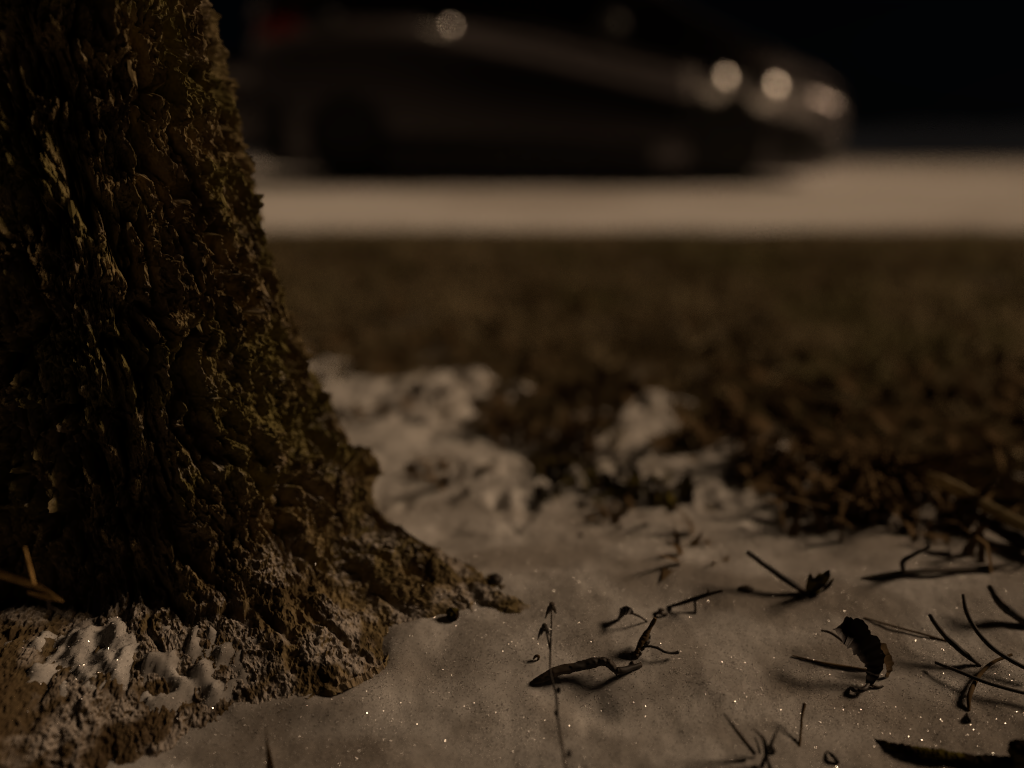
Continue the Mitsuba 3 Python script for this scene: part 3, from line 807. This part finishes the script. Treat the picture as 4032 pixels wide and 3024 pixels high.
def cw(p):
    """car to world: s back from the nose, y out to the camera's side (0 = middle), z up."""
    p = np.asarray(p, float)
    s, yy, z = p[..., 0], p[..., 1], p[..., 2]
    cx, cy = -s, -(yy - 0.62)
    return np.stack([NEAR[0] + cx * math.cos(YAW) - cy * math.sin(YAW), NEAR[1] + cx * math.sin(YAW) + cy * math.cos(YAW), z], -1)


SS = [0, .04, .12, .28, .55, .95, 1.35, 1.95, 2.6, 3.2, 3.6, 3.80, 3.88, 3.92]
WW = [.42, .56, .67, .77, .84, .875, .885, .885, .885, .88, .85, .80, .74, .62]
ZT = [.46, .53, .615, .695, .82, 1.02, 1.28, 1.52, 1.60, 1.57, 1.45, 1.20, 1.05, .88]
ZS = [.42, .47, .53, .585, .645, .72, .81, .955, 1.07, 1.10, 1.08, 1.04, .96, .85]
ZB = [.22, .16, .11, .095, .09, .085, .085, .085, .085, .085, .09, .10, .13, .22]


def section(s):
    w, zt, zs, zb = (np.interp(s, SS, a) for a in (WW, ZT, ZS, ZB))
    gh = np.clip((zt - zs - .10) / .35, 0, 1)
    wt = w - .05 - .20 * gh
    mid = zb + (zs - zb) * .50
    scoop = .060 * sstep(.5, .95, s) * sstep(3.0, 1.9, s)      # hollow pressed into the flank under the shoulder
    return np.array([(0, zb), (w - .10, zb), (w - .015, zb + .09), (w - .3 * scoop, mid), (w - scoop - .004, zs - .19), (w + .012, zs - .055), (w - .060, zs + .004),
                     (w - .085 - .005 * gh, zs + .02), (wt + .03, zt - .09 * max(gh, .15)), (wt - .05, zt - .02), (wt * .5, zt + .012), (0, zt + .02)])


def surf(s, k, out=0.0):
    """point of the body at distance s from the nose and ring position k (0 underside middle ... 11 roof middle)."""
    c = section(s)
    i = min(int(k), 10)
    t = k - i
    p = c[i] * (1 - t) + c[i + 1] * t
    d = c[i + 1] - c[i]
    nrm = np.array([d[1], -d[0]]) / (np.hypot(*d) + 1e-9)
    return np.array([s, p[0] + nrm[0] * out, p[1] + nrm[1] * out])


def patch(s0, s1, k0, k1, out, ns=14, nk=8, mirror=False, slant=0.0, thick=0.012):
    """a panel that follows the body, standing "out" proud of it, with thickness."""
    g = []
    for o in (out, out - thick):
        for b in np.linspace(0, 1, nk):
            for a in np.linspace(0, 1, ns):
                p = surf(s0 + (s1 - s0) * a + slant * b, k0 + (k1 - k0) * b, o)
                g.append([p[0], -p[1] if mirror else p[1], p[2]])
    g = cw(g)
    f = quads(ns, nk)
    m = ns * nk
    top, bot = f, f[:, ::-1] + m
    rim = np.concatenate([np.arange(ns), np.arange(1, nk) * ns + ns - 1, (nk - 1) * ns + np.arange(ns - 2, -1, -1), np.arange(nk - 2, 0, -1) * ns])
    nx = np.roll(rim, -1)
    side = np.vstack([np.stack([rim, nx, nx + m], 1), np.stack([rim, nx + m, rim + m], 1)])
    return trimesh.Trimesh(g, np.vstack([top, bot, side]), process=False)


st = np.unique(np.concatenate([np.linspace(0, .3, 16), np.linspace(.3, 3.8, 60), np.linspace(3.8, 4.2, 18)]))
ring = []
for s in st:
    c = section(s)
    c = spline(c, 56)
    half = np.concatenate([np.full((56, 1), s), c], 1)
    other = half[-2:0:-1] * [1, -1, 1]
    ring.append(np.vstack([half, other]))
ring = np.array(ring)
nr = ring.shape[1]
bv = np.vstack([cw(ring.reshape(-1, 3)), cw(ring[0].mean(0)), cw(ring[-1].mean(0))])
bf = quads(nr, len(st), True)
k = np.arange(nr)
bf = np.vstack([bf, np.stack([(k + 1) % nr, k, k * 0 + nr * len(st)], 1), np.stack([(len(st) - 1) * nr + k, (len(st) - 1) * nr + (k + 1) % nr, k * 0 + nr * len(st) + 1], 1)])
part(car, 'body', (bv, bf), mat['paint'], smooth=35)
part(car, 'window', patch(1.52, 2.34, 7.15, 7.95, .004, slant=.22), mat['car_glass'])
part(car, 'window', patch(2.44, 3.24, 7.15, 7.95, .004, slant=.05), mat['car_glass'])
part(car, 'window', patch(3.32, 3.60, 7.2, 7.85, .004), mat['frosted_glass'], label='rear quarter window')
part(car, 'windscreen', patch(1.02, 1.80, 9.05, 10.98, .004), mat['frosted_glass'], label='frosted windscreen')
part(car, 'sill', patch(1.2, 3.0, 1.2, 2.4, .012), mat['trim'])
part(car, 'bumper', patch(.05, .50, 1.3, 3.0, .012), mat['trim'], label='dark front bumper')
part(car, 'bumper', patch(3.62, 3.87, 1.3, 3.0, .012), mat['trim'], label='dark rear bumper')
h = part(car, 'headlight', patch(.22, 1.00, 3.95, 5.30, .010, slant=.06), mat['lamp_lens'])


def sph(s, k, out, rad, dz=0.0):
    p = surf(s, k, out) + [0, 0, dz]
    m = trimesh.creation.icosphere(subdivisions=4, radius=rad)
    return trimesh.Trimesh(np.array(m.vertices) + cw(p), m.faces, process=False)


part(h, 'reflector', sph(.87, 4.4, -.02, .112, .025), mat['chrome'], smooth=True)
part(h, 'reflector', sph(.58, 4.4, -.02, .112, .035), mat['chrome'], smooth=True)
part(car, 'tail_light', patch(3.46, 3.76, 4.4, 5.7, .008), mat['red_lens'])
for sx, mm_ in ((2.46, 'chrome'), (3.20, 'trim')):
    pull = tube(cw([surf(sx, 4.75, .02), surf(sx + .02, 4.75, .08), surf(sx + .12, 4.75, .08), surf(sx + .14, 4.75, .02)]), [.03, .055, .055, .03], 16)
    part(car, 'door_handle', pull, mat[mm_])
mp = surf(1.52, 7.1, .10)
mm = lump((0, 0, 0), (.11, .06, .075), 0, 0.0, sub=4)
part(car, 'wing_mirror', trimesh.Trimesh(np.array(mm.vertices) + cw(mp), mm.faces, process=False), mat['trim'], smooth=True)
for sx in (.82, 3.18):
    for sg in (1, -1):
        yy = section(sx)[3][0]

        def disc(r0, r1, y0, y1, n=40):
            a = np.linspace(0, 2 * np.pi, n, endpoint=False)
            rows = []
            for (rad, yo) in ((.001, y0), (r0, y0), (r1, y0 + .3 * (y1 - y0)), (r1, y0 + .7 * (y1 - y0)), (r0, y1), (.001, y1)):
                rows.append(np.stack([sx + rad * np.cos(a), np.full(n, sg * (yy + yo)), .30 + rad * np.sin(a)], 1))
            return cw(np.vstack(rows)), quads(n, 6, True)
        wkey = part(car, 'wheel', disc(.28, .30, -.19, .012), mat['rubber'])
        part(wkey, 'rim', disc(.17, .19, .006, .020), mat['trim'])
